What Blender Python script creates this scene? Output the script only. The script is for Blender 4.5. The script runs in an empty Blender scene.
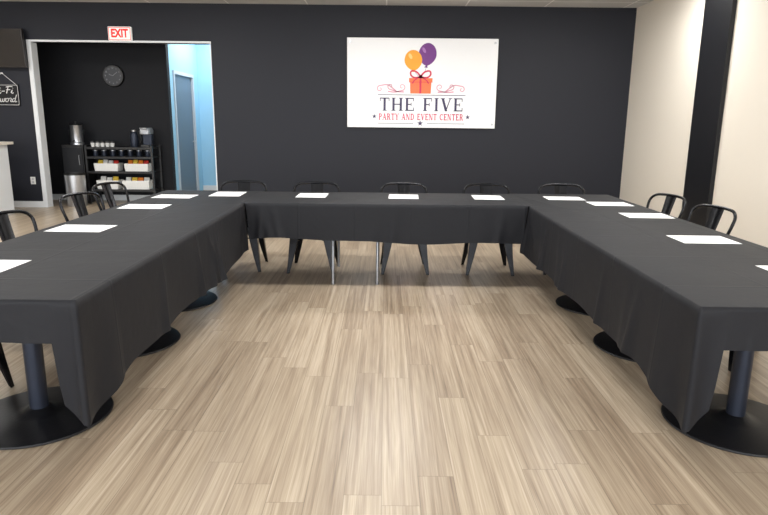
import bpy, bmesh, math, random
from mathutils import Vector, Matrix
random.seed(7)
scene=bpy.context.scene
COL=scene.collection
scene.view_settings.view_transform='Standard'

# ---------------------------------------------------------------- materials
def srgb(r,g,b):
    def f(c):
        c/=255.0
        return c/12.92 if c<=0.04045 else ((c+0.055)/1.055)**2.4
    return (f(r),f(g),f(b),1)
def mat(name,col,rough=0.5,metal=0.0,nscale=40,var=0.08,bump=0.0,emit=None,estr=0,spec=0.5,bdist=0.01):
    m=bpy.data.materials.new(name); m.use_nodes=True
    nt=m.node_tree; b=nt.nodes['Principled BSDF']
    b.inputs['Roughness'].default_value=rough; b.inputs['Metallic'].default_value=metal
    b.inputs['Specular IOR Level'].default_value=spec
    tc=nt.nodes.new('ShaderNodeTexCoord'); n=nt.nodes.new('ShaderNodeTexNoise')
    n.inputs['Scale'].default_value=nscale; n.inputs['Detail'].default_value=4
    nt.links.new(tc.outputs['Object'],n.inputs['Vector'])
    mx=nt.nodes.new('ShaderNodeMix'); mx.data_type='RGBA'
    c=srgb(*col)
    mx.inputs[6].default_value=tuple(v*(1-var) for v in c[:3])+(1,)
    mx.inputs[7].default_value=tuple(min(1,v*(1+var)) for v in c[:3])+(1,)
    nt.links.new(n.outputs['Fac'],mx.inputs[0]); nt.links.new(mx.outputs[2],b.inputs['Base Color'])
    if bump:
        bp=nt.nodes.new('ShaderNodeBump'); bp.inputs['Strength'].default_value=bump; bp.inputs['Distance'].default_value=bdist
        nt.links.new(n.outputs['Fac'],bp.inputs['Height']); nt.links.new(bp.outputs['Normal'],b.inputs['Normal'])
    if emit:
        b.inputs['Emission Color'].default_value=srgb(*emit); b.inputs['Emission Strength'].default_value=estr
    return m
def mk_math(N,L):
    def math_(op,a,bb=None):
        n=N.new('ShaderNodeMath'); n.operation=op
        for i,v in enumerate((a,bb)):
            if v is None: continue
            if isinstance(v,(int,float)): n.inputs[i].default_value=v
            else: L.new(v,n.inputs[i])
        return n.outputs[0]
    return math_
def floor_mat():
    m=bpy.data.materials.new('oak_vinyl_plank'); m.use_nodes=True
    nt=m.node_tree; N=nt.nodes; L=nt.links; b=N['Principled BSDF']
    math_=mk_math(N,L)
    tc=N.new('ShaderNodeTexCoord'); sp=N.new('ShaderNodeSeparateXYZ'); L.new(tc.outputs['Object'],sp.inputs[0])
    W,LN=0.150,1.22
    u=math_('DIVIDE',sp.outputs[0],W); row=math_('FLOOR',u); fu=math_('FRACT',u)
    wn=N.new('ShaderNodeTexWhiteNoise'); wn.noise_dimensions='1D'; L.new(row,wn.inputs['W'])
    v=math_('ADD',math_('DIVIDE',sp.outputs[1],LN),math_('MULTIPLY',wn.outputs['Value'],7.3))
    idx=math_('FLOOR',v); fv=math_('FRACT',v)
    cb=N.new('ShaderNodeCombineXYZ'); L.new(row,cb.inputs[0]); L.new(idx,cb.inputs[1])
    w2=N.new('ShaderNodeTexWhiteNoise'); w2.noise_dimensions='3D'; L.new(cb.outputs[0],w2.inputs['Vector'])
    rnd=w2.outputs['Value']
    gx=math_('ADD',sp.outputs[0],math_('MULTIPLY',rnd,13.0)); gy=math_('ADD',sp.outputs[1],math_('MULTIPLY',rnd,29.0))
    def noise(sx,sy,detail,dist=0):
        c=N.new('ShaderNodeCombineXYZ'); L.new(math_('MULTIPLY',gx,sx),c.inputs[0]); L.new(math_('MULTIPLY',gy,sy),c.inputs[1])
        n=N.new('ShaderNodeTexNoise'); n.inputs['Scale'].default_value=1; n.inputs['Detail'].default_value=detail
        n.inputs['Distortion'].default_value=dist; L.new(c.outputs[0],n.inputs['Vector']); return n.outputs['Fac']
    n1=noise(26,0.6,4,1.0); n2=noise(190,4.0,5); n3=noise(70,1.1,4,0.8)
    def cen(x,k): return math_('MULTIPLY',math_('SUBTRACT',x,0.5),k)
    t=math_('ADD',math_('ADD',cen(rnd,0.24),cen(n1,0.95)),math_('ADD',cen(n2,0.55),cen(n3,0.70)))
    t=math_('ADD',t,0.52)
    cr=N.new('ShaderNodeValToRGB'); L.new(t,cr.inputs[0])
    e=cr.color_ramp.elements
    e[0].position=0.0; e[0].color=srgb(108,92,76); e[1].position=1.0; e[1].color=srgb(200,186,166)
    x=e.new(0.32); x.color=srgb(144,127,108)
    x=e.new(0.60); x.color=srgb(170,154,133)
    du=math_('ABSOLUTE',math_('SUBTRACT',fu,0.5)); dv=math_('ABSOLUTE',math_('SUBTRACT',fv,0.5))
    gu=math_('GREATER_THAN',du,0.5-0.0014/W); gv=math_('GREATER_THAN',dv,0.5-0.0015/LN)
    g=math_('MAXIMUM',gu,gv)
    mx=N.new('ShaderNodeMix'); mx.data_type='RGBA'; L.new(math_('MULTIPLY',g,0.45),mx.inputs[0]); L.new(cr.outputs[0],mx.inputs[6]); mx.inputs[7].default_value=srgb(76,63,51)
    L.new(mx.outputs[2],b.inputs['Base Color'])
    b.inputs['Roughness'].default_value=0.32
    b.inputs['Specular IOR Level'].default_value=0.55
    bp=N.new('ShaderNodeBump'); bp.inputs['Strength'].default_value=0.08; bp.inputs['Distance'].default_value=0.003
    L.new(n2,bp.inputs['Height']); L.new(bp.outputs['Normal'],b.inputs['Normal'])
    return m
def cloth_mat():
    m=mat('black_table_linen',(21,22,27),0.66,nscale=2.2,var=0.08,bump=0.45,spec=0.30,bdist=0.03)
    nt=m.node_tree;N=nt.nodes;L=nt.links;math_=mk_math(N,L)
    b=N['Principled BSDF']; bp=[n for n in N if n.type=='BUMP'][0]; no=[n for n in N if n.type=='TEX_NOISE'][0]; tc=[n for n in N if n.type=='TEX_COORD'][0]
    sp=N.new('ShaderNodeSeparateXYZ'); L.new(tc.outputs['Object'],sp.inputs[0])
    def crease(o,period,off):
        f=math_('ABSOLUTE',math_('SUBTRACT',math_('FRACT',math_('ADD',math_('DIVIDE',o,period),off)),.5))
        return math_('MAXIMUM',math_('SUBTRACT',1.0,math_('MULTIPLY',f,period/.012)),0.0)
    c=math_('ADD',crease(sp.outputs[0],.49,.02),crease(sp.outputs[1],.62,.2))
    h=math_('ADD',no.outputs['Fac'],math_('MULTIPLY',c,.14))
    wv=N.new('ShaderNodeTexNoise'); wv.inputs['Scale'].default_value=700; L.new(tc.outputs['Object'],wv.inputs['Vector'])
    h=math_('ADD',h,math_('MULTIPLY',wv.outputs['Fac'],.006))
    wr=N.new('ShaderNodeTexNoise'); wr.inputs['Scale'].default_value=7; wr.inputs['Distortion'].default_value=1.5; wr.inputs['Detail'].default_value=3; L.new(tc.outputs['Object'],wr.inputs['Vector'])
    h=math_('ADD',h,math_('MULTIPLY',wr.outputs['Fac'],.12))
    L.new(h,bp.inputs['Height'])
    return m
def ceil_mat():
    m=mat('ceiling_tile',(196,196,194),0.9,nscale=200,var=0.1,bump=0.1)
    nt=m.node_tree;N=nt.nodes;L=nt.links;b=N['Principled BSDF']
    br=N.new('ShaderNodeTexBrick'); br.offset=0; br.inputs['Scale'].default_value=1
    br.inputs['Brick Width'].default_value=1.22; br.inputs['Row Height'].default_value=0.61; br.inputs['Mortar Size'].default_value=0.012
    br.inputs['Color1'].default_value=srgb(196,197,198); br.inputs['Color2'].default_value=srgb(202,203,204); br.inputs['Mortar'].default_value=srgb(240,240,240)
    tc=N.new('ShaderNodeTexCoord'); L.new(tc.outputs['Object'],br.inputs['Vector']); L.new(br.outputs['Color'],b.inputs['Base Color'])
    return m

M={}
M['floor']=floor_mat(); M['ceil']=ceil_mat(); M['cloth']=cloth_mat()
M['navy']=mat('charcoal_navy_paint',(32,34,42),0.6,nscale=90,var=0.05,bump=0.05,spec=.32)
M['black_wall']=mat('black_paint',(27,28,32),0.7,nscale=90,var=0.05,bump=0.05,spec=.25)
M['cream']=mat('cream_paint',(224,217,205),0.7,nscale=90,var=0.02,bump=0.05)
M['colm']=mat('black_gloss_paint',(22,23,27),0.4,nscale=60,var=0.05,spec=.35)
M['blue']=mat('sky_blue_paint',(152,200,228),0.6,nscale=60,var=0.04)
M['trim']=mat('white_trim_paint',(222,225,228),0.4,nscale=60,var=0.02)
M['dtrim']=mat('grey_white_frame_paint',(186,196,206),0.45,nscale=60,var=0.02)
M['metal_black']=mat('gunmetal_chair_steel',(24,25,29),0.22,metal=0.6,nscale=30,var=0.1)
M['seatm']=mat('black_lacquered_steel',(22,23,27),0.3,metal=0.5,nscale=30,var=0.1)
M['pole']=mat('blue_black_steel',(40,46,60),0.38,metal=0.5,nscale=20,var=0.08)
M['base']=mat('black_cast_iron',(20,20,23),0.42,metal=0.2,nscale=80,var=0.15,bump=0.08,spec=.35)
M['wood_top']=mat('dark_laminate',(42,36,33),0.6)
M['greym']=mat('grey_steel_leg',(150,152,156),0.35,metal=0.7)
M['plastic']=mat('white_plastic',(225,225,222),0.5)
M['paper']=mat('white_paper',(250,250,252),0.75,nscale=30,var=0.01)
M['board']=mat('white_sign_panel',(243,244,246),0.45,nscale=20,var=0.01)
M['ink_navy']=mat('plum_navy_ink',(62,54,92),0.5,var=0.02)
M['ink_pink']=mat('rose_ink',(216,76,108),0.5,var=0.02)
M['ink_rose']=mat('pale_rose_ink',(224,162,182),0.5,var=0.02)
M['ink_orange']=mat('orange_ink',(250,164,30),0.5,nscale=8,var=0.1)
M['ink_purple']=mat('purple_ink',(110,40,128),0.5,nscale=8,var=0.12)
M['ink_gift']=mat('coral_ink',(244,118,68),0.5,nscale=8,var=0.05)
M['ink_red']=mat('red_ink',(218,44,80),0.5,var=0.05)
M['ink_light']=mat('highlight_ink',(252,206,120),0.5,var=0.02)
M['ink_lilac']=mat('lilac_ink',(160,104,176),0.5,var=0.02)
M['steel']=mat('brushed_steel',(190,192,196),0.3,metal=0.9)
M['exit_red']=mat('red_letter',(224,36,30),0.5,emit=(224,36,30),estr=0.4)
M['exit_box']=mat('exit_housing',(240,240,238),0.4,emit=(255,255,250),estr=0.25)
M['screen']=mat('dark_screen',(30,25,23),0.25,var=0.05)
M['tvframe']=mat('black_plastic',(18,18,20),0.4)
M['bronze']=mat('dark_brown_plastic',(34,28,26),0.4)
M['chalkb']=mat('chalkboard',(20,21,24),0.8,nscale=30,var=0.2)
M['chalk']=mat('chalk_white',(235,235,235),0.9)
M['dimmark']=mat('grey_mark',(150,152,156),0.6)
M['counter']=mat('white_laminate_top',(222,214,202),0.35,nscale=12,var=0.03)
M['clockf']=mat('grey_clock_face',(54,56,62),0.5)
M['orange']=mat('orange_packet',(236,132,40),0.5)
M['red']=mat('red_packet',(196,50,40),0.5)
M['yellow']=mat('yellow_packet',(230,196,70),0.5)
M['doorm']=mat('grey_door_paint',(92,108,124),0.45)
M['lamp']=mat('lamp_diffuser',(255,255,255),0.5,emit=(255,250,240),estr=4)

# ---------------------------------------------------------------- helpers
def finish(bm,name,material,smooth=False,loc=(0,0,0),parent=None,bevel=0,angle=40):
    bmesh.ops.recalc_face_normals(bm,faces=bm.faces)
    me=bpy.data.meshes.new(name); bm.to_mesh(me); bm.free()
    me.materials.append(material)
    o=bpy.data.objects.new(name,me); COL.objects.link(o); o.location=loc
    if parent: o.parent=parent
    if smooth:
        for p in me.polygons: p.use_smooth=True
        try: me.set_sharp_from_angle(angle=math.radians(angle))
        except Exception: pass
    if bevel:
        md=o.modifiers.new('bevel','BEVEL'); md.width=bevel; md.segments=2; md.limit_method='ANGLE'
    return o
def addbox(bm,x0,x1,y0,y1,z0,z1):
    vs=[bm.verts.new(p) for p in ((x0,y0,z0),(x1,y0,z0),(x1,y1,z0),(x0,y1,z0),(x0,y0,z1),(x1,y0,z1),(x1,y1,z1),(x0,y1,z1))]
    for f in ((0,3,2,1),(4,5,6,7),(0,1,5,4),(1,2,6,5),(2,3,7,6),(3,0,4,7)): bm.faces.new([vs[i] for i in f])
def loft(bm,rings,closed=True,cap=True):
    R=[[bm.verts.new(p) for p in r] for r in rings]
    n=len(R[0])
    for a,b in zip(R,R[1:]):
        for i in range(n if closed else n-1):
            j=(i+1)%n
            bm.faces.new((a[i],a[j],b[j],b[i]))
    if cap and closed:
        bm.faces.new(R[0][::-1]); bm.faces.new(R[-1])
    return R
def lathe(bm,prof,cx=0,cy=0,seg=40):
    rings=[[(cx+r*math.cos(2*math.pi*i/seg),cy+r*math.sin(2*math.pi*i/seg),z) for i in range(seg)] for r,z in prof]
    loft(bm,rings)
def tube(bm,pts,r,seg=10):
    pts=[Vector(p) for p in pts]; rings=[]; up=None
    for i,p in enumerate(pts):
        d=(pts[min(i+1,len(pts)-1)]-pts[max(i-1,0)]).normalized()
        if up is None:
            up=Vector((0,0,1)) if abs(d.z)<0.9 else Vector((0,1,0))
        s=d.cross(up).normalized(); u=s.cross(d).normalized(); up=u
        rr=r[i] if isinstance(r,(list,tuple)) else r
        rings.append([p+s*rr*math.cos(2*math.pi*k/seg)+u*rr*math.sin(2*math.pi*k/seg) for k in range(seg)])
    loft(bm,rings)
def catmull(P,n=8):
    P=[Vector(p) for p in P]; out=[]
    Q=[P[0]*2-P[1]]+P+[P[-1]*2-P[-2]]
    for i in range(1,len(Q)-2):
        for k in range(n):
            t=k/n; a,b,c,d=Q[i-1],Q[i],Q[i+1],Q[i+2]
            out.append(0.5*((2*b)+(-a+c)*t+(2*a-5*b+4*c-d)*t*t+(-a+3*b-3*c+d)*t**3))
    out.append(P[-1]); return out
def rrect(hx,hy,r,z,cx=0,cy=0,seg=5):
    out=[]
    for (sx,sy,a0) in ((1,1,0),(-1,1,90),(-1,-1,180),(1,-1,270)):
        for k in range(seg+1):
            a=math.radians(a0+90*k/seg)
            out.append((cx+sx*(hx-r)+r*math.cos(a),cy+sy*(hy-r)+r*math.sin(a),z))
    return out
def empty(name,loc,rot=0):
    o=bpy.data.objects.new(name,None); COL.objects.link(o); o.location=loc; o.rotation_euler=(0,0,rot); o.empty_display_size=0.1
    return o
def tag(o,label,cat,group=None):
    o['label']=label; o['category']=cat
    if group: o['group']=group
    return o
def structure(o): o['kind']='structure'; return o
def boxobj(name,b,material,parent=None,bevel=0.0,loc=(0,0,0)):
    bm=bmesh.new(); addbox(bm,*b); return finish(bm,name,material,parent=parent,bevel=bevel,loc=loc)
def dup(root,loc,rot=None):
    r=root.copy(); COL.objects.link(r); r.location=loc
    if rot is not None: r.rotation_euler=(0,0,rot)
    def rec(src,dst):
        for c in src.children:
            k=c.copy(); COL.objects.link(k); k.parent=dst; rec(c,k)
    rec(root,r)
    return r

# ---------------------------------------------------------------- room
YB=10.2; XR=3.87; XL=-9.0; YF=-3.0; ZC=3.2
OX0,OX1,OZ=-5.58,-2.76,2.61
T=0.15
structure(boxobj('floor',(XL-.2,XR+.2,YF-.2,13.3,-0.1,0),M['floor']))
structure(boxobj('ceiling',(XL-.2,XR+.2,YF-.2,13.3,ZC,ZC+0.1),M['ceil']))
bm=bmesh.new()
addbox(bm,XL,OX0,YB,YB+T,0,ZC); addbox(bm,OX1,XR,YB,YB+T,0,ZC); addbox(bm,OX0,OX1,YB,YB+T,OZ,ZC)
structure(finish(bm,'wall_back',M['navy']))
structure(boxobj('wall_right',(XR,XR+.15,YF,13.2,0,ZC),M['cream']))
structure(boxobj('wall_left',(XL-.15,XL,YF,13.2,0,ZC),M['cream']))
bm=bmesh.new()
addbox(bm,XL,XR,YF-.15,YF,0,0.3); addbox(bm,XL,XR,YF-.15,YF,2.9,ZC)
for x in (XL,-5.9,-2.7,0.5,XR-.3): addbox(bm,x,x+.3,YF-.15,YF,0.3,2.9)
structure(finish(bm,'wall_front',M['cream']))
for i,(a,b) in enumerate(((XL+.3,-5.9),(-5.6,-2.7),(-2.4,0.5),(0.8,XR-.3))):
    bm=bmesh.new()
    addbox(bm,a,b,YF-.1,YF-.04,0.3,0.36); addbox(bm,a,b,YF-.1,YF-.04,2.84,2.9); addbox(bm,a,a+.05,YF-.1,YF-.04,.36,2.84); addbox(bm,b-.05,b,YF-.1,YF-.04,.36,2.84)
    structure(finish(bm,'window_%d'%(i+1),M['tvframe']))
structure(boxobj('trim_4',(XR-0.05,XR,7.3,7.93,0,ZC),M['colm']))
YA=11.2; XC=-3.80; YE=13.0
structure(boxobj('wall_alcove',(-6.8,XC,YA,YA+.12,0,ZC),M['black_wall']))
structure(boxobj('wall_alcove_side',(-6.92,-6.8,YB+T,YA+.12,0,ZC),M['black_wall']))
bm=bmesh.new()
DY0,DY1,DZ=11.48,12.66,2.3
addbox(bm,XC-.1,XC,YA+.12,DY0,0,ZC); addbox(bm,XC-.1,XC,DY1,YE,0,ZC); addbox(bm,XC-.1,XC,DY0,DY1,DZ,ZC)
structure(finish(bm,'wall_corridor_side',M['blue']))
structure(boxobj('wall_corridor_end',(XC-.1,-2.4,YE,YE+.1,0,ZC),M['blue']))
structure(boxobj('wall_corridor_right',(-2.5,-2.4,YB+T,YE,0,ZC),M['cream']))
bm=bmesh.new(); addbox(bm,XC-.07,XC-.02,DY0+.06,DY1-.06,0.01,DZ-.06)
d=structure(finish(bm,'door_1',M['doorm'],bevel=.003))
bm=bmesh.new(); addbox(bm,XC-.08,XC+.02,DY0,DY0+.06,0,DZ); addbox(bm,XC-.08,XC+.02,DY1-.06,DY1,0,DZ); addbox(bm,XC-.08,XC+.02,DY0+.06,DY1-.06,DZ-.06,DZ)
structure(finish(bm,'trim_2',M['dtrim']))
bm=bmesh.new(); tube(bm,[(XC-.02,DY1-.14,1.02),(XC+.04,DY1-.14,1.02),(XC+.04,DY1-.26,1.02)],.012)
h=finish(bm,'door_handle',M['steel'],smooth=True,parent=d)
bm=bmesh.new()
addbox(bm,OX0-.055,OX0,YB-.015,YB+T,0,OZ+.03); addbox(bm,OX1,OX1+.015,YB-.015,YB+T+.01,0,OZ+.03); addbox(bm,OX0,OX1,YB-.015,YB+T,OZ,OZ+.03)
addbox(bm,OX0,OX0+.012,YB-.01,YB+T+.01,0,OZ)
structure(finish(bm,'trim_1',M['trim']))
structure(boxobj('baseboard_back',(XL,OX0-.056,YB-.014,YB-.001,0,.1),M['trim']))
structure(boxobj('baseboard_back_center',(OX1+.02,XR,YB-.014,YB-.001,0,.1),M['colm']))
structure(boxobj('baseboard_alcove',(-6.8,XC,YA-.014,YA-.001,0,.1),M['trim']))
structure(boxobj('baseboard_end',(XC+.001,-2.51,YE-.014,YE-.001,0,.1),M['trim']))
structure(boxobj('baseboard_right_near',(XR-.014,XR-.001,YF,7.29,0,.1),M['trim']))
structure(boxobj('baseboard_right',(XR-.014,XR-.001,7.94,YB-.02,0,.1),M['trim']))

# ---------------------------------------------------------------- pedestal tables
XLo,XLi,XRi,XRo=-2.20,-1.225,1.262,2.25
Y0=2.36; YBF,YBB=5.34,6.22; YR=6.26
def pedestal(cx,cy):
    e=empty('pedestal_table',(cx,cy,0))
    bm=bmesh.new(); lathe(bm,[(0.328,0),(0.335,.006),(0.331,.013),(0.29,.02),(0.12,.030),(0.075,.038),(0.06,.05),(0.05,.055)],seg=64)
    finish(bm,'base',M['base'],smooth=True,parent=e)
    bm=bmesh.new(); lathe(bm,[(.043,.05),(.043,.70)],seg=32)
    finish(bm,'pole',M['pole'],smooth=True,parent=e)
    bm=bmesh.new(); loft(bm,[[(x,y,z) for x,y in ((-.3,-.03),(-.03,-.03),(-.03,-.3),(.03,-.3),(.03,-.03),(.3,-.03),(.3,.03),(.03,.03),(.03,.3),(-.03,.3),(-.03,.03),(-.3,.03))] for z in (.695,.715)])
    finish(bm,'bracket',M['base'],parent=e)
    bm=bmesh.new(); loft(bm,[rrect(.470,.470,.03,.715),rrect(.470,.470,.03,.743)])
    finish(bm,'table_top',M['wood_top'],parent=e)
    return e
ped=None
for cx in (-1.70,1.75):
    for cy in (2.84,3.91,4.86):
        if ped is None: ped=pedestal(cx,cy); r=ped
        else: r=dup(ped,(cx,cy,0))
        tag(r,'square cafe table with steel column on round black iron base','table','pedestal tables under cloth')
def folding(x0,x1):
    cx=(x0+x1)/2; hx=(x1-x0)/2; cy=(YBF+YBB)/2+.01; hy=(YBB-YBF)/2-.02
    e=empty('folding_table',(cx,cy,0))
    bm=bmesh.new(); loft(bm,[rrect(hx,hy,.03,.70),rrect(hx,hy,.03,.743)])
    finish(bm,'table_top',M['wood_top'],parent=e)
    for s in (-1,1):
        x=s*(hx-.13)
        bm=bmesh.new()
        tube(bm,[(x,-hy+.08,.0),(x,-hy+.12,.66),(x,-hy+.14,.695),(x,hy-.08,.695),(x,hy-.06,.66),(x,hy-.06,0.0)],.0135)
        finish(bm,'leg',M['greym'],smooth=True,parent=e)
    return e
tag(folding(-2.17,-.33),'folding table with thin grey steel legs beneath black cloth','table','folding tables at the head')
tag(folding(-.19,2.22),'long folding table with thin grey steel legs beneath black cloth','table','folding tables at the head')

# ---------------------------------------------------------------- tablecloths
def sstep(a,b,x):
    t=max(0,min(1,(x-a)/(b-a))); return t*t*(3-2*t)
def cloth(x0,x1,y0,y1,drop,ztop,label,seed,pad=.012,amp0=.022,zw=1.0,famp=None,shift=None):
    rnd=random.Random(seed); ph=[rnd.uniform(0,6.28) for _ in range(8)]
    x0-=pad;x1+=pad;y0-=pad;y1+=pad
    r=.012; per=[]
    def side(ax,ay,bx,by,n):
        L=math.hypot(bx-ax,by-ay); k=max(2,int(L/.010))
        for i in range(k): 
            t=i/k; per.append((ax+(bx-ax)*t,ay+(by-ay)*t,n[0],n[1]))
    def corner(cx,cy,a0):
        for i in range(6):
            a=math.radians(a0+90*i/6); per.append((cx+r*math.cos(a),cy+r*math.sin(a),math.cos(a),math.sin(a)))
    side(x0+r,y0,x1-r,y0,(0,-1)); corner(x1-r,y0+r,-90)
    side(x1,y0+r,x1,y1-r,(1,0)); corner(x1-r,y1-r,0)
    side(x1-r,y1,x0+r,y1,(0,1)); corner(x0+r,y1-r,90)
    side(x0,y1-r,x0,y0+r,(-1,0)); corner(x0+r,y0+r,180)
    bm=bmesh.new(); n=len(per); K=20
    dr=[max(.004,drop(p[0],p[1],p[2],p[3])) for p in per]
    rings=[]
    def clampin(p,q): return (p[0]-p[2]*q,p[1]-p[3]*q)
    rings.append([(*clampin(p,.009),ztop) for p in per])
    rings.append([(*clampin(p,.003),ztop-.0015) for p in per])
    s=0;S=[]
    for i in range(n):
        S.append(s); a=per[i];b=per[(i+1)%n]; s+=math.hypot(a[0]-b[0],a[1]-b[1])
    pl=[(rnd.uniform(0,s),rnd.uniform(.025,.06),rnd.uniform(.7,1.7),rnd.uniform(-.10,.10)) for _ in range(int(s*2.6))]
    for k in range(1,K+1):
        t=k/K; ring=[]
        for i,p in enumerate(per):
            d=dr[i]; q=S[i]+.05*math.sin(S[i]*3)+.10*t*math.sin(S[i]*1.7+ph[6])
            w=.5*math.sin(q*4.3+ph[0])+.25*math.sin(q*9.7+ph[1])+.4*math.sin(q*2.1+ph[2])
            for c,wd,am,sl in pl:
                e=(S[i]-c-sl*t)/wd
                if abs(e)<3: w+=am*math.exp(-e*e)
            f=famp(p[0],p[1],p[2],p[3]) if famp else 1
            amp=amp0*min(1,d/.45)*f
            o=.003+amp*(.7+w)*(t**1.1)
            z=ztop-.004-(d-.004)*t - zw*f*(.009*math.sin(S[i]*3.1+ph[4])+.006*math.sin(S[i]*7.3+ph[5])-.004*w)*t*min(1,d/.3)
            dx,dy=shift(p,t) if shift else (0,0)
            ring.append((p[0]+p[2]*o+dx,p[1]+p[3]*o+dy,z))
        rings.append(ring)
    R=[[bm.verts.new(q) for q in rr] for rr in rings]
    for a,b in zip(R,R[1:]):
        for i in range(n):
            j=(i+1)%n; bm.faces.new((a[i],b[i],b[j],a[j]))
    bm.faces.new(R[0])
    o=finish(bm,'tablecloth',M['cloth'],smooth=True,angle=75)
    tag(o,label,'tablecloth','black tablecloths')
    return o
SK=.428
def make_row(inner,outer,sgn):
    TIP=.535; FW=.085
    def dd(x,y,nx,ny):
        if nx*sgn>0.3:
            u=max(0,1-(y-Y0)/.46)
            return (SK+(TIP-SK)*(u*u*(3-2*u)*.5+u*.5)-.01*sstep(3.5,5.2,y))*(1-sstep(YBF-.01,YBF+.015,y))+.003
        if ny<-.3:
            d=abs(x-inner)
            if nx*sgn<-.3: return .18
            if d<FW: return TIP-.5*d-7*d*d
            return .18+(TIP-.5*FW-7*FW*FW-.18)*(1-sstep(FW,FW+.014,d))
        return .18
    def fa(x,y,nx,ny):
        if nx*sgn>.3: return .3+.7*sstep(Y0+.1,Y0+.5,y)
        if ny<-.3 and abs(x-inner)<.2: return .25
        return .7
    # gathered corner: a shallow S-shaped fold running down from the table corner
    def shift(p,t):
        d=abs(p[0]-inner) if p[3]<-.3 else 0
        y=p[1]-Y0
        k=0
        if p[2]*sgn>.3 and 0<=y<.35: k=-math.sin(y/.35*math.pi*2)*.016*t
        if p[3]<-.3 and d<.10 and abs(p[2])<.5: return (0,.022*t*math.sin(d/.10*math.pi))
        return (sgn*k,0)
    xa,xb=min(inner,outer),max(inner,outer)
    cloth(xa,xb,Y0,YR,dd,.7475,'long black linen tablecloth draped over a side row of tables',3 if sgn>0 else 5,amp0=.021,zw=.9,famp=fa,shift=shift)
make_row(XLi,XLo,1); make_row(XRi,XRo,-1)
def backd(x,y,nx,ny):
    if ny<-.5:
        f=sstep(XLi+.02,XLi+.06,x)*(1-sstep(XRi-.06,XRi-.02,x))
        return (.325+.012*math.sin(x*2.2))*f+.003
    if ny>.5: return .18
    return .003
cloth(XLi-.03,XRi+.03,YBF-.02,YBB,backd,.7498,'black linen tablecloth over the head folding tables',23,pad=.0,amp0=.020)

# ---------------------------------------------------------------- paper placemats
def paper(cx,cy,wx,wy,rot=0,z=.7535):
    bm=bmesh.new(); addbox(bm,-wx/2,wx/2,-wy/2,wy/2,0,.0012)
    o=finish(bm,'paper_placemat',M['paper'],loc=(cx,cy,z)); o.rotation_euler=(0,0,rot)
    tag(o,'blank white paper sheet lying on the black tablecloth','paper','white sheets at the table places')
for (x,y) in ((-1.95,2.91),(-1.97,3.98),(-1.96,5.04),(-1.945,5.74)): paper(x,y,.355,.26,random.uniform(-.03,.03),.7482)
for (x,y) in ((2.07,2.96),(1.99,3.81),(2.05,4.82),(2.01,5.52),(1.71,5.90)): paper(x,y,.345,.26,random.uniform(-.03,.03),.7482)
for (x,y) in ((-1.51,5.97),): paper(x,y,.29,.36,.02,.7482)
for (x,y) in ((-.69,5.91),(.18,5.89),(.98,5.89)): paper(x,y,.28,.33,random.uniform(-.04,.04),.7505)

# ---------------------------------------------------------------- chairs
def make_chair():
    e=empty('dining_chair',(0,0,0))
    bm=bmesh.new()
    loft(bm,[rrect(.196,.19,.05,.408),rrect(.190,.185,.05,.440),rrect(.184,.179,.05,.450),rrect(.16,.155,.05,.450),rrect(.15,.145,.05,.443),rrect(.05,.05,.03,.439)])
    finish(bm,'seat',M['seatm'],smooth=True,parent=e,angle=50)
    for sx in (-1,1):
        for sy in (-1,1):
            bm=bmesh.new(); rings=[]
            for (x,y,z,w) in ((.148,.144,.434,.048),(.163,.159,.33,.041),(.190,.188,.16,.028),(.220,.220,0.0,.014)):
                t=.010
                rings.append([(sx*(x+a),sy*(y+b),z) for a,b in ((w,w),(w,-w),(w-t,-w),(w-t,w-2*t),(w-2*t,w-t),(-w,w-t),(-w,w))])
            loft(bm,rings); finish(bm,'leg',M['metal_black'],parent=e,bevel=.003)
    half=[(.172,.165,.41),(.194,.190,.52),(.214,.222,.64),(.228,.248,.73),(.222,.268,.783),(.176,.290,.818),(.09,.306,.828),(0,.311,.830)]
    path=[(x,y,z) for x,y,z in half]+[(-x,y,z) for x,y,z in half[-2::-1]]
    bm=bmesh.new(); tube(bm,catmull(path,6),.0120,10)
    finish(bm,'backrest_frame',M['metal_black'],smooth=True,parent=e)
    bm=bmesh.new(); rings=[]
    for k in range(9):
        t=k/8; z=.43+t*.395; y=.172+.135*t+.008*math.sin(math.pi*t); w=.042+.022*t
        rings.append([(-w,y-.004,z),(-w*.5,y+.004,z),(0,y+.007,z),(w*.5,y+.004,z),(w,y-.004,z),(w,y,z),(w*.5,y+.009,z),(0,y+.012,z),(-w*.5,y+.009,z),(-w,y,z)])
    loft(bm,rings); finish(bm,'back_splat',M['metal_black'],smooth=True,parent=e,angle=50)
    for s,zc in ((1,.335),(-1,.323)):
        bm=bmesh.new(); tube(bm,[(-.18*s,-.178,.30),(0,0,zc),(.18*s,.178,.30)],.006)
        finish(bm,'cross_brace',M['metal_black'],smooth=True,parent=e)
    return e
hp=math.pi/2
chairs=[(-1.44,6.10,0.03),(-.70,6.05,-.03),(.20,6.05,.02),(1.03,6.05,-.02),(1.80,6.10,-.04),
 (-2.26,2.95,hp+.03),(-2.24,3.98,hp-.22),(-2.28,5.08,hp-.28),(-2.42,5.96,hp-.25),
 (2.31,3.74,-hp+.05),(2.27,4.68,-hp+.22),(2.26,5.44,-hp+.25)]
ch=None
for x,y,r in chairs:
    if ch is None:
        ch=make_chair(); ch.location=(x,y,0); ch.rotation_euler=(0,0,r); c=ch
    else: c=dup(ch,(x,y,0),r)
    tag(c,'black metal bistro chair with curved hoop back at the tables','chair','black metal chairs around the table')

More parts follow.
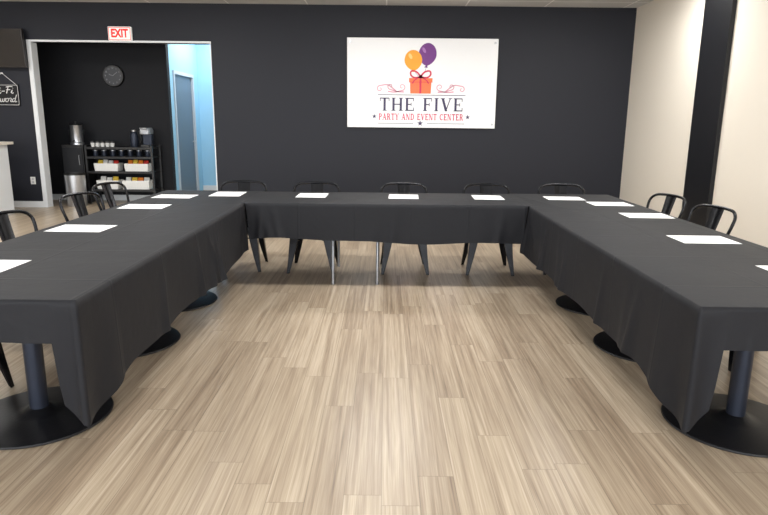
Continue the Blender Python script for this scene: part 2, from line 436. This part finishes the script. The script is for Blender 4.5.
# ---------------------------------------------------------------- wall sign
def poly(bm,pts,y=0,th=.002):
    f=[bm.verts.new((p[0],y,p[1])) for p in pts]; b=[bm.verts.new((p[0],y+th,p[1])) for p in pts]
    n=len(pts); bm.faces.new(f); bm.faces.new(b[::-1])
    for i in range(n): bm.faces.new((f[i],b[i],b[(i+1)%n],f[(i+1)%n]))
w_eps=.0008
def ribbon(bm,pts,w,y=0):
    for i in range(len(pts)-1):
        a=Vector(pts[i]);b=Vector(pts[i+1]); d=(b-a)
        if d.length<1e-6: continue
        d.normalize(); nrm=Vector((-d.y,d.x)); wa=w(i/(len(pts)-1))/2 if callable(w) else w/2; wb=w((i+1)/(len(pts)-1))/2 if callable(w) else w/2
        a=a-d*w_eps; b=b+d*w_eps
        poly(bm,[a+nrm*wa,a-nrm*wa,b-nrm*wb,b+nrm*wb],y)
def glyph(ch,TH=.19,TN=.08,SF=.055):
    P=[];W=.8
    def v(x,w=TH,s0=True,s1=True,y0=0,y1=1):
        P.append([(x,y0),(x+w,y0),(x+w,y1),(x,y1)])
        if s0:P.append([(x-.08,y0),(x+w+.08,y0),(x+w+.08,y0+SF),(x-.08,y0+SF)])
        if s1:P.append([(x-.08,y1-SF),(x+w+.08,y1-SF),(x+w+.08,y1),(x-.08,y1)])
    def h(x0,x1,y,w=TN): P.append([(x0,y),(x1,y),(x1,y+w),(x0,y+w)])
    def dg(x0,y0,x1,y1,w): P.append([(x0,y0),(x0+w,y0),(x1+w,y1),(x1,y1)])
    def arc(cx,cy,rx,ry,a0,a1,th,tn):
        n=12
        for i in range(n):
            a=math.radians(a0+(a1-a0)*i/n);b=math.radians(a0+(a1-a0)*(i+1)/n)
            P.append([(cx+rx*math.cos(a),cy+ry*math.sin(a)),(cx+rx*math.cos(b),cy+ry*math.sin(b)),(cx+(rx-th)*math.cos(b),cy+(ry-tn)*math.sin(b)),(cx+(rx-th)*math.cos(a),cy+(ry-tn)*math.sin(a))])
    D=TH+.02; N_=TH*.45
    if ch=='T': W=.82;v(.41-TH/2,s1=False);h(0,W,1-TN);h(0,.06,.74,.22);h(W-.06,W,.74,.22)
    elif ch=='H': W=.98;v(.08);v(.90-TH);h(.2,.8,.46)
    elif ch in 'EF':
        W=.78;v(.08,s0=True);h(.1,.74,1-TN);h(.2,.56,.46);h(.70,.76,.74,.24);h(.51,.56,.37,.27)
        if ch=='E':h(.1,.76,0);h(.72,.78,0,.26)
    elif ch=='I': W=.38;v(.09)
    elif ch=='V': W=.92;dg(.37,0,.05,1,D);dg(.40,0,.78,1,N_);h(-.02,.34,1-SF,SF);h(.66,.97,1-SF,SF)
    elif ch=='A': W=.94;dg(.08,0,.42,1,N_);dg(.66,0,.36,1,D);h(.2,.70,.30);h(-.02,.24,0,SF);h(.59,.97,0,SF)
    elif ch=='Y': W=.90;v(.45-TH/2,s1=False,y1=.5);dg(.35,.45,.04,1,D);dg(.46,.45,.76,1,N_);h(-.04,.32,1-SF,SF);h(.64,.94,1-SF,SF)
    elif ch=='N': W=.97;v(.1,N_,s1=False);v(.78,N_,s0=False);dg(.64,0,.06,1,D);h(-.02,.22,1-SF,SF)
    elif ch=='P': W=.80;v(.08);h(.2,.45,1-TN);h(.2,.45,.42);arc(.45,.71,.31,.29,-90,90,TH*.9,TN)
    elif ch=='R': W=.92;v(.08);h(.2,.45,1-TN);h(.2,.45,.44);arc(.45,.72,.31,.28,-90,90,TH*.9,TN);dg(.64,0,.4,.46,D);h(.62,.95,0,SF)
    elif ch=='D': W=.94;v(.08);h(.2,.42,1-TN);h(.2,.42,0);arc(.42,.5,.48,.5,-90,90,TH,TN)
    elif ch=='C': W=.88;arc(.5,.5,.48,.5,50,310,TH,TN);h(.77,.83,.67,.29)
    elif ch==' ': W=.42
    return P,W
def text(bm,s,x0,x1,z0,z1,gap=.14,**kw):
    tot=sum(glyph(c)[1] for c in s)+gap*(len(s)-1); sx=(x1-x0)/tot; sz=z1-z0; x=x0
    for c in s:
        P,W=glyph(c,**kw)
        for p in P: poly(bm,[(x+a*sx,z0+b*sz) for a,b in p])
        x+=(W+gap)*sx
SX,SZ=.01575,.01525
def U(px): return (px-422)*SX
def V(py): return (83-py)*SZ
sign=empty('wall_sign',(.57,YB-.05,2.035))
tag(sign,'large white sign panel with balloons, gift box and serif lettering','sign')
bm=bmesh.new(); addbox(bm,-1.18,1.18,0,.02,-.682,.682); finish(bm,'panel',M['board'],parent=sign,bevel=.003)
for sx in (-1,1):
    for sz in (-1,1):
        bm=bmesh.new(); tube(bm,[(sx*1.13,-.012,sz*.62),(sx*1.13,.05,sz*.62)],.018,16); finish(bm,'standoff',M['steel'],smooth=True,parent=sign)
def sp(name,material,build,y=-.003):
    bm=bmesh.new(); build(bm); o=finish(bm,name,material,parent=sign,loc=(0,y,0)); return o
def star(bm,cx,cz,r):
    poly(bm,[(cx+(r if i%2==0 else r*.42)*math.sin(i*math.pi/5),cz+(r if i%2==0 else r*.42)*math.cos(i*math.pi/5)) for i in range(10)])
def ell(cx,cz,rx,rz,rot=0,n=36,pinch=0):
    out=[]
    for i in range(n):
        a=2*math.pi*i/n; x=rx*math.cos(a); z=rz*math.sin(a)
        if z<0: x*=1-pinch*(z/rz)**2
        out.append((cx+x*math.cos(rot)-z*math.sin(rot),cz+x*math.sin(rot)+z*math.cos(rot)))
    return out
sp('title_lettering',M['ink_navy'],lambda bm:text(bm,'THE FIVE',U(380),U(463.5),V(110.6),V(97.4),gap=.18))
sp('subtitle_lettering',M['ink_pink'],lambda bm:text(bm,'PARTY AND EVENT CENTER',U(379),U(464.5),V(119.9),V(113.4),gap=.16,TN=.14,SF=.10,TH=.22))
def lines(bm):
    ribbon(bm,[(U(378),V(94.5)),(U(466),V(94.5))],.009)
    ribbon(bm,[(U(378),V(123.4)),(U(414),V(123.4))],.007); ribbon(bm,[(U(428),V(123.4)),(U(466),V(123.4))],.007)
    star(bm,U(421),V(123.2),.048); star(bm,U(374.5),V(116.5),.038); star(bm,U(469),V(116.5),.038)
sp('rule_lines_and_stars',M['ink_navy'],lines)
def scroll(bm):
    for s in (-1,1):
        c=421
        def Q(dx,py): return (U(c+s*dx),V(py))
        def curl(cx,cy,r0,a0,turn,dirn,lead):
            pts=[]
            x0=cx+r0*math.cos(a0); y0=cy-r0*math.sin(a0)
            if lead:
                lp=catmull([(lead[0],lead[1],0),((lead[0]+x0)/2+lead[2],(lead[1]+y0)/2+lead[3],0),(x0,y0,0)],8)
                pts+= [(p.x,p.y) for p in lp]
            for i in range(1,31):
                t=i/30; r=r0*(1-.80*t); a=a0+dirn*turn*t
                pts.append((cx+r*math.cos(a),cy-r*math.sin(a)))
            ribbon(bm,[Q(*p) for p in pts],lambda t:.017*(1-.6*t)+.002)
        curl(19,86.5,3.6,-1.57,7,-1,(33,91,0,1.2))
        curl(41,88.5,3.2,1.57,6.5,-1,(25,90.5,0,-3.2))
        curl(30.5,86,3.2,-1.57,6.5,1,(17,91.5,0,.8))
sp('scroll_ornament',M['ink_rose'],scroll)
sp('balloon_string',M['ink_navy'],lambda bm:(ribbon(bm,[(U(413.5),V(69)),(U(416),V(73)),(U(419.5),V(77))],.005),ribbon(bm,[(U(427),V(65)),(U(424),V(72)),(U(421),V(77))],.005)))
def ob(bm):
    poly(bm,ell(U(413),V(60),.138,.155,.08,pinch=.25)); poly(bm,[(U(412),V(71.5)),(U(415.5),V(71.5)),(U(413.8),V(69))])
def pb(bm):
    poly(bm,ell(U(427),V(54),.140,.170,-.12,pinch=.25)); poly(bm,[(U(424),V(67)),(U(427.5),V(67)),(U(426),V(64))])
sp('purple_balloon_print',M['ink_purple'],pb)
sp('orange_balloon_print',M['ink_orange'],ob,-.0045)
sp('balloon_highlight',M['ink_light'],lambda bm:poly(bm,ell(U(410),V(56),.025,.045,.5)),-.006)
sp('balloon_highlight',M['ink_lilac'],lambda bm:poly(bm,ell(U(423.5),V(50),.022,.045,.5)),-.0055)
def gift(bm):
    poly(bm,[(U(410.5),V(93)),(U(431),V(93)),(U(431.5),V(81)),(U(410),V(81))]); poly(bm,[(U(409),V(81.3)),(U(432.5),V(81.3)),(U(432.5),V(77.5)),(U(409),V(77.5))])
sp('gift_box_print',M['ink_gift'],gift,-.0035)
def bow(bm):
    ribbon(bm,[(U(420.5),V(77)),(U(420.5),V(93))],.032)
    ribbon(bm,[(U(409),V(81.6)),(U(432.5),V(81.6))],.006)
    def loopb(s):
        P=[(420.5,76),(420.5+s*4,71.5),(420.5+s*9,70.5),(420.5+s*10,74),(420.5+s*6.5,77),(420.5,76.5)]
        c=catmull([(U(a),V(b),0) for a,b in P],6); ribbon(bm,[(q.x,q.y) for q in c],.024)
    loopb(1); loopb(-1); poly(bm,ell(U(420.5),V(76),.026,.028))
    ribbon(bm,[(U(420),V(76)),(U(414),V(80)),(U(412.5),V(83))],.02); ribbon(bm,[(U(421),V(76)),(U(427),V(80)),(U(428.5),V(83))],.02)
sp('gift_bow_print',M['ink_red'],bow,-.005)

# ---------------------------------------------------------------- font text helper
def ftext(s,size,name,material,parent,loc,bold=0,sx=1,shear=0):
    cu=bpy.data.curves.new('t','FONT'); cu.body=s; cu.size=size; cu.align_x='CENTER'; cu.align_y='CENTER'; cu.extrude=.001; cu.offset=bold; cu.shear=shear
    to=bpy.data.objects.new('t',cu); COL.objects.link(to); bpy.context.view_layer.update()
    me=bpy.data.meshes.new_from_object(to.evaluated_get(bpy.context.evaluated_depsgraph_get()))
    bpy.data.objects.remove(to)
    me.transform(Matrix.Rotation(math.radians(90),4,'X')@Matrix.Diagonal((sx,1,1,1)))
    me.materials.clear(); me.materials.append(material)
    o=bpy.data.objects.new(name,me); COL.objects.link(o); o.parent=parent; o.location=loc; return o
ex=empty('exit_sign',(-4.14,YB-.02,2.735)); tag(ex,'white exit sign box with red lettering above the opening','exit sign')
bm=bmesh.new(); addbox(bm,-.18,.18,-.05,.004,-.105,.105); finish(bm,'housing',M['exit_box'],parent=ex,bevel=.008)
bm=bmesh.new()
R=[rrect(.170,.095,.01,0),rrect(.162,.087,.008,0)]
R=[[(x,-.0515,y) for x,y,_ in r] for r in R]; loft(bm,R,cap=False); finish(bm,'red_border',M['exit_red'],parent=ex)
ftext('EXIT',.17,'lettering',M['exit_red'],ex,(0,-.053,0),bold=.006,sx=.76)

ck=empty('wall_clock',(-4.73,YA-.002,2.17)); tag(ck,'round black wall clock with dark grey face on black wall','clock')
def disc(name,r0,r1,y0,y1,material,parent,seg=48):
    bm=bmesh.new(); rings=[[(r*math.cos(2*math.pi*i/seg),y,r*math.sin(2*math.pi*i/seg)) for i in range(seg)] for r,y in ((r1,y1),(r0,y0))]
    loft(bm,rings); return finish(bm,name,material,smooth=True,parent=parent,angle=30)
disc('clock_case',.175,.19,-.04,0,M['tvframe'],ck); disc('clock_face',.155,.155,-.043,-.03,M['clockf'],ck)
for i in range(12):
    a=i*math.pi/6
    ftext(str(12 if i==0 else i),.035,'numeral',M['dimmark'],ck,(math.sin(a)*.128,-.045,math.cos(a)*.128),bold=.0005)
for nm,a,L in (('hour_hand',-1.2,.07),('minute_hand',.9,.10)):
    bm=bmesh.new(); ribbon(bm,[(0,0),(math.sin(a)*L,math.cos(a)*L)],.008,-.049); finish(bm,nm,M['dimmark'],parent=ck)

tv=empty('television',(-6.20,YB-.10,2.50)); tv.rotation_euler=(math.radians(4),0,0); tag(tv,'dark flat television mounted high on the dark wall','television')
bm=bmesh.new(); addbox(bm,-.58,.58,-.03,.03,-.29,.29); finish(bm,'tv_case',M['bronze'],parent=tv,bevel=.006)
bm=bmesh.new(); addbox(bm,-.56,.56,-.033,-.03,-.27,.27); finish(bm,'screen',M['screen'],parent=tv)
bm=bmesh.new(); addbox(bm,-.1,.1,.03,.07,-.1,.1); finish(bm,'wall_bracket',M['tvframe'],parent=tv)

# hanging chalk sign with handwritten stroke lettering
hs=empty('hanging_sign',(-6.13,YB-.02,1.80)); tag(hs,'small black chalkboard sign with white lettering hanging from a wire','sign')
bm=bmesh.new(); addbox(bm,-.30,.30,-.012,.012,-.17,.16); finish(bm,'panel',M['chalkb'],parent=hs)
bm=bmesh.new(); R=[[(x,-.0135,y-.005) for x,y,_ in rrect(a,b,.02,0)] for a,b in ((.292,.155),(.287,.150))]; loft(bm,R,cap=False)
finish(bm,'border',M['chalk'],parent=hs)
bm=bmesh.new(); tube(bm,[(.26,0,.16),(0.06,0,.33),(-.26,0,.16)],.004,6); finish(bm,'hanging_wire',M['chalk'],parent=hs)
bm=bmesh.new(); tube(bm,[(.06,-.02,.33),(.06,.02,.33)],.010,8); finish(bm,'hook',M['chalk'],parent=hs)
SCR={ # strokes in a unit x-height box: ([polyline],...), advance
 'W':([[(0,1.9),(.25,.1),(.6,1.5),(.95,.1),(1.35,2.0)]],1.55),'i':([[(0,.2),(.15,1),(.15,.2),(.3,0),(.45,.25)],[(.17,1.4),(.2,1.5)]],.5),
 '-':([[(0,.6),(.5,.65)]],.65),'F':([[(.25,0),(.3,1.9)],[(-.05,1.75),(.4,1.95),(1.0,1.9)],[(.1,1.0),(.75,1.05)]],.95),
 'p':([[(0,.6),(.15,1),(.1,-.8)],[(.13,.7),(.45,1.0),(.65,.6),(.45,.05),(.15,.15)],[(.45,.05),(.8,.2)]],.8),
 'a':([[(.6,.8),(.3,1),(.02,.5),(.25,.02),(.55,.4),(.62,.95),(.6,.2),(.78,.02),(.9,.2)]],.9),
 's':([[(0,.1),(.4,1.05),(.35,.7),(.6,.3),(.35,.0),(.1,.1)],[(.35,.0),(.7,.2)]],.7),
 'w':([[(0,.9),(.1,.1),(.35,.1),(.45,.9),(.5,.1),(.78,.15),(.85,.95),(1.0,.8)]],1.0),
 'o':([[(.45,1),(.1,.8),(.05,.25),(.35,0),(.62,.35),(.55,.85),(.35,1),(.75,.85)]],.75),
 'r':([[(0,.85),(.12,1.05),(.4,.9),(.3,.2),(.45,.0),(.6,.2)]],.6),
 'd':([[(.55,.85),(.25,.98),(.02,.5),(.22,.02),(.55,.35)],[(.68,2.0),(.58,.25),(.75,.0),(.95,.2)]],.9)}
def script(bm,s,x0,x1,z0,xh,w):
    tot=sum(SCR[c][1] for c in s); sx=(x1-x0)/tot; x=x0
    for c in s:
        st,ad=SCR[c]
        for ln in st:
            c2=catmull([(x+(a+.18*b)*sx,z0+b*xh,0) for a,b in ln],5)
            ribbon(bm,[(q.x,q.y) for q in c2],w)
        x+=ad*sx
bm=bmesh.new(); script(bm,'Wi-Fi',-.17,.22,.02,.055,.011); finish(bm,'lettering',M['chalk'],parent=hs,loc=(0,-.0145,0))
bm=bmesh.new(); script(bm,'password',-.26,.25,-.11,.055,.010); finish(bm,'lettering',M['chalk'],parent=hs,loc=(0,-.0145,0))

ol=empty('wall_outlet',(-5.77,YB-.006,.44)); tag(ol,'white electrical outlet plate on the dark wall','outlet')
bm=bmesh.new(); addbox(bm,-.04,.04,-.004,.004,-.06,.06); finish(bm,'cover_plate',M['plastic'],parent=ol,bevel=.002)
for dz in (-.025,.025):
    bm=bmesh.new(); lathe(bm,[(.016,0),(.016,.002)],seg=20); o=finish(bm,'socket',M['steel'],parent=ol,loc=(0,-.004,dz)); o.rotation_euler=(math.radians(90),0,0)

ct=empty('reception_counter',(-6.43,9.2,0)); tag(ct,'white counter with pale top standing by the dark wall','counter')
bm=bmesh.new(); addbox(bm,-.9,.72,-.3,.3,0,1.05); finish(bm,'body',M['trim'],parent=ct,bevel=.004)
bm=bmesh.new(); addbox(bm,-.95,.79,-.35,.35,1.05,1.09); finish(bm,'countertop',M['counter'],parent=ct,bevel=.004)

# ---------------------------------------------------------------- alcove furniture
sh=empty('shelving_unit',(-4.54,10.9,0)); tag(sh,'black metal shelving unit holding coffee supplies and white bins','shelf')
HX,HY=.56,.2
for sx in (-1,1):
    for sy in (-1,1):
        bm=bmesh.new(); addbox(bm,sx*HX-.016,sx*HX+.016,sy*HY-.016,sy*HY+.016,0,1.0); finish(bm,'post',M['tvframe'],parent=sh)
SHZ=(.25,.56,.81,.97)
for z in SHZ:
    bm=bmesh.new(); loft(bm,[[(sx,y,zz) for y,zz in ((-HY-.012,z-.035),(-HY-.012,z+.0),(HY,z+.0),(HY,z-.02),(-HY,z-.02),(-HY,z-.035))] for sx in (-HX+.017,HX-.017)])
    finish(bm,'shelf_board',M['tvframe'],parent=sh)
def bin_(x,y,z,w,d,h,cols,label):
    e=empty('storage_bin',(x,y,z)); tag(e,label,'storage bin','white bins on the shelving unit')
    bm=bmesh.new(); o=[rrect(w/2-.012,d/2-.012,.015,0.001),rrect(w/2,d/2,.015,h),rrect(w/2-.006,d/2-.006,.012,h),rrect(w/2-.018,d/2-.018,.01,.01)]
    loft(bm,o); finish(bm,'bin_body',M['plastic'],parent=e)
    n=len(cols)
    for i,c in enumerate(cols):
        xx=-w/2+.03+(w-.06)*(i+.5)/n; ww=(w-.07)/n*.42
        p=empty('snack_packet',(x+xx,y,z+.012))
        tag(p,'small %s packet standing in a white bin'%{'plastic':'white'}.get(c,c),'packet','packets in the bins')
        bm=bmesh.new(); hh=h+.03+.02*random.random()
        loft(bm,[[(-ww,-.03,0),(ww,-.03,0),(ww,.03,0),(-ww,.03,0)],[(-ww,-.045,hh*.5),(ww,-.045,hh*.5),(ww,.045,hh*.5),(-ww,.045,hh*.5)],[(-ww,-.004,hh),(ww,-.004,hh),(ww,.004,hh),(-ww,.004,hh)]])
        finish(bm,'wrapper',M[c],parent=p)
bin_(-4.80,10.86,.561,.42,.26,.13,('yellow','plastic','plastic','red'),'white plastic bin of mixed packets on the shelf')
bin_(-4.28,10.86,.561,.42,.26,.13,('orange','yellow','orange','red'),'white plastic bin of orange packets on the shelf')
bin_(-4.80,10.86,.251,.38,.26,.15,('plastic','plastic','yellow'),'white plastic bin of paper goods on the shelf')
bin_(-4.31,10.86,.251,.48,.26,.15,('plastic','yellow','orange','plastic'),'wide white plastic bin of wrapped goods on the shelf')
cup=None
for i in range(9):
    x=-5.02+(i%5)*.085; yy=10.80 if i<5 else 10.95; z=.971
    if cup is None:
        cup=empty('paper_cup',(x,yy,z)); bm=bmesh.new(); lathe(bm,[(.026,0),(.036,.07),(.038,.072),(.034,.072),(.024,.006)],seg=20); finish(bm,'cup_body',M['plastic'],smooth=True,parent=cup)
        bm=bmesh.new(); lathe(bm,[(.0385,.068),(.0395,.076),(.034,.094),(.012,.096)],seg=20); finish(bm,'cup_lid',M['tvframe'],smooth=True,parent=cup); c=cup
    else: c=dup(cup,(x,yy,z))
    tag(c,'small white cup with dark lid on top of the shelving unit','cup','cups on the shelving unit')
can=None
for i in range(7):
    x=-5.0+i*.15
    if can is None:
        can=empty('coffee_canister',(x,10.84,.811)); bm=bmesh.new(); lathe(bm,[(.042,0),(.045,.01),(.045,.085),(.04,.09)],seg=20); finish(bm,'canister_body',M['pole'],smooth=True,parent=can)
        bm=bmesh.new(); lathe(bm,[(.046,.09),(.046,.105),(.03,.11)],seg=20); finish(bm,'canister_lid',M['greym'],smooth=True,parent=can); c=can
    else: c=dup(can,(x,10.84,.811))
    tag(c,'small dark canister with grey lid on the upper shelf','canister','dark canisters on the upper shelf')
cm=empty('coffee_maker',(-4.12,10.9,.971)); tag(cm,'grey single-serve coffee maker on top of the shelving unit','coffee maker')
bm=bmesh.new(); loft(bm,[rrect(.085,.13,.03,0),rrect(.085,.13,.03,.04)]); finish(bm,'drip_base',M['tvframe'],parent=cm)
bm=bmesh.new(); loft(bm,[rrect(.08,.06,.02,.04,cy=.06),rrect(.08,.06,.02,.22,cy=.06)]); finish(bm,'column',M['pole'],parent=cm)
bm=bmesh.new(); loft(bm,[rrect(.085,.12,.03,.22),rrect(.088,.125,.035,.28),rrect(.07,.10,.03,.325)]); finish(bm,'brew_head',M['greym'],smooth=True,parent=cm)
bm=bmesh.new(); tube(bm,[(-.06,-.10,.30),(-.06,-.14,.32),(.06,-.14,.32),(.06,-.10,.30)],.008); finish(bm,'handle',M['steel'],smooth=True,parent=cm)
kt=empty('coffee_carafe',(-4.33,10.88,.971)); tag(kt,'dark insulated coffee carafe on top of the shelving unit','carafe')
bm=bmesh.new(); lathe(bm,[(.065,0),(.07,.02),(.07,.19),(.05,.24),(.04,.26)],seg=28); finish(bm,'body',M['pole'],smooth=True,parent=kt)
bm=bmesh.new(); lathe(bm,[(.042,.258),(.045,.285),(.02,.295)],seg=24); finish(bm,'lid',M['steel'],smooth=True,parent=kt)
bm=bmesh.new(); tube(bm,catmull([(.068,0,.20),(.11,0,.19),(.115,0,.11),(.068,0,.06)],5),.009); finish(bm,'handle',M['tvframe'],smooth=True,parent=kt)
cb=empty('black_cabinet',(-5.33,10.9,0)); tag(cb,'small black cabinet with two doors beneath a coffee urn','cabinet')
bm=bmesh.new(); addbox(bm,-.18,.18,-.2,.2,0,1.0); finish(bm,'body',M['tvframe'],parent=cb,bevel=.004)
for s in (0,1):
    d=boxobj('door',(-.165,.165,-.222,-.201,.05+.47*s,.49+.47*s),M['colm'],parent=cb,bevel=.003)
    bm=bmesh.new(); tube(bm,[(.12,-.222,.2+.47*s),(.12,-.24,.2+.47*s),(.12,-.24,.36+.47*s),(.12,-.222,.36+.47*s)],.006); finish(bm,'handle',M['steel'],parent=d)
ur=empty('coffee_urn',(-5.32,10.88,1.001)); tag(ur,'stainless steel coffee urn with black lid on the black cabinet','coffee urn')
bm=bmesh.new(); lathe(bm,[(.11,0),(.11,.03),(.098,.04),(.098,.32),(.105,.33)],seg=32); finish(bm,'tank',M['steel'],smooth=True,parent=ur)
bm=bmesh.new(); lathe(bm,[(.106,.33),(.09,.355),(.02,.365),(.02,.39),(.012,.395)],seg=32); finish(bm,'lid',M['tvframe'],smooth=True,parent=ur)
bm=bmesh.new(); tube(bm,[(0,-.095,.07),(0,-.14,.07),(0,-.145,.045)],.009); finish(bm,'spigot',M['tvframe'],smooth=True,parent=ur)
for s in (-1,1):
    bm=bmesh.new(); tube(bm,[(s*.096,0,.25),(s*.13,0,.25),(s*.13,0,.18),(s*.096,0,.18)],.007); finish(bm,'handle',M['tvframe'],smooth=True,parent=ur)
tr=empty('trash_can',(-5.20,10.44,0)); tag(tr,'brushed steel trash can standing in front of the black cabinet','trash can')
bm=bmesh.new(); lathe(bm,[(.150,0),(.155,.02),(.165,.52)],seg=36); finish(bm,'body',M['steel'],smooth=True,parent=tr)
bm=bmesh.new(); lathe(bm,[(.170,.52),(.171,.55),(.13,.555),(.125,.535)],seg=36); finish(bm,'rim',M['tvframe'],smooth=True,parent=tr)

# ---------------------------------------------------------------- lamps
def area(name,loc,sx,sy,energy,col=(1,1,1),rot=(0,0,0)):
    l=bpy.data.lights.new(name,'AREA'); l.shape='RECTANGLE'; l.size=sx; l.size_y=sy; l.energy=energy; l.color=col
    o=bpy.data.objects.new(name,l); COL.objects.link(o); o.location=loc; o.rotation_euler=rot; return o
pl=None
for x in (-6.2,-3.1,0.0,2.9):
    for y in (0.2,4.6,7.8):
        if pl is None:
            pl=empty('ceiling_light',(x,y,ZC-.001)); 
            bm=bmesh.new(); addbox(bm,-.6,.6,-.3,.3,-.02,0); finish(bm,'light_frame',M['trim'],parent=pl)
            bm=bmesh.new(); addbox(bm,-.57,.57,-.27,.27,-.024,-.02); finish(bm,'diffuser',M['lamp'],parent=pl); c=pl
        else: c=dup(pl,(x,y,ZC-.001))
        tag(c,'recessed rectangular ceiling light panel','ceiling light','ceiling light panels')
        area('lamp_light',(x,y,ZC-.04),1.1,.5,(22 if y<1 else ((62 if x==0 else 48) if y<5 else 46)),(1,.99,.97))
for i,(a,b) in enumerate(((XL+.3,-5.9),(-5.6,-2.7),(-2.4,0.5),(0.8,XR-.3))):
    area('daylight',((a+b)/2,YF-.02,1.6),b-a-.1,2.4,150,(.94,.97,1),(math.radians(90),0,0))
area('corridor_light',(-3.15,12.1,ZC-.02),.6,1.4,44,(.95,.98,1))

w=bpy.data.worlds.new('world'); scene.world=w; w.use_nodes=True
nt=w.node_tree; bg=nt.nodes['Background']
sky=nt.nodes.new('ShaderNodeTexSky'); sky.sky_type='HOSEK_WILKIE'; sky.sun_direction=(0.2,-.5,.8)
nt.links.new(sky.outputs[0],bg.inputs[0]); bg.inputs[1].default_value=.8

# ---------------------------------------------------------------- camera
cam=bpy.data.cameras.new('camera'); co=bpy.data.objects.new('camera',cam); COL.objects.link(co)
cam.sensor_width=36; cam.lens=620/768*36
tilt=math.radians(12.4); roll=math.radians(0.6)
co.matrix_world=Matrix.Translation((0,0,1.45))@Matrix.Rotation(math.radians(90)-tilt,4,'X')@Matrix.Rotation(roll,4,'Z')
scene.camera=co
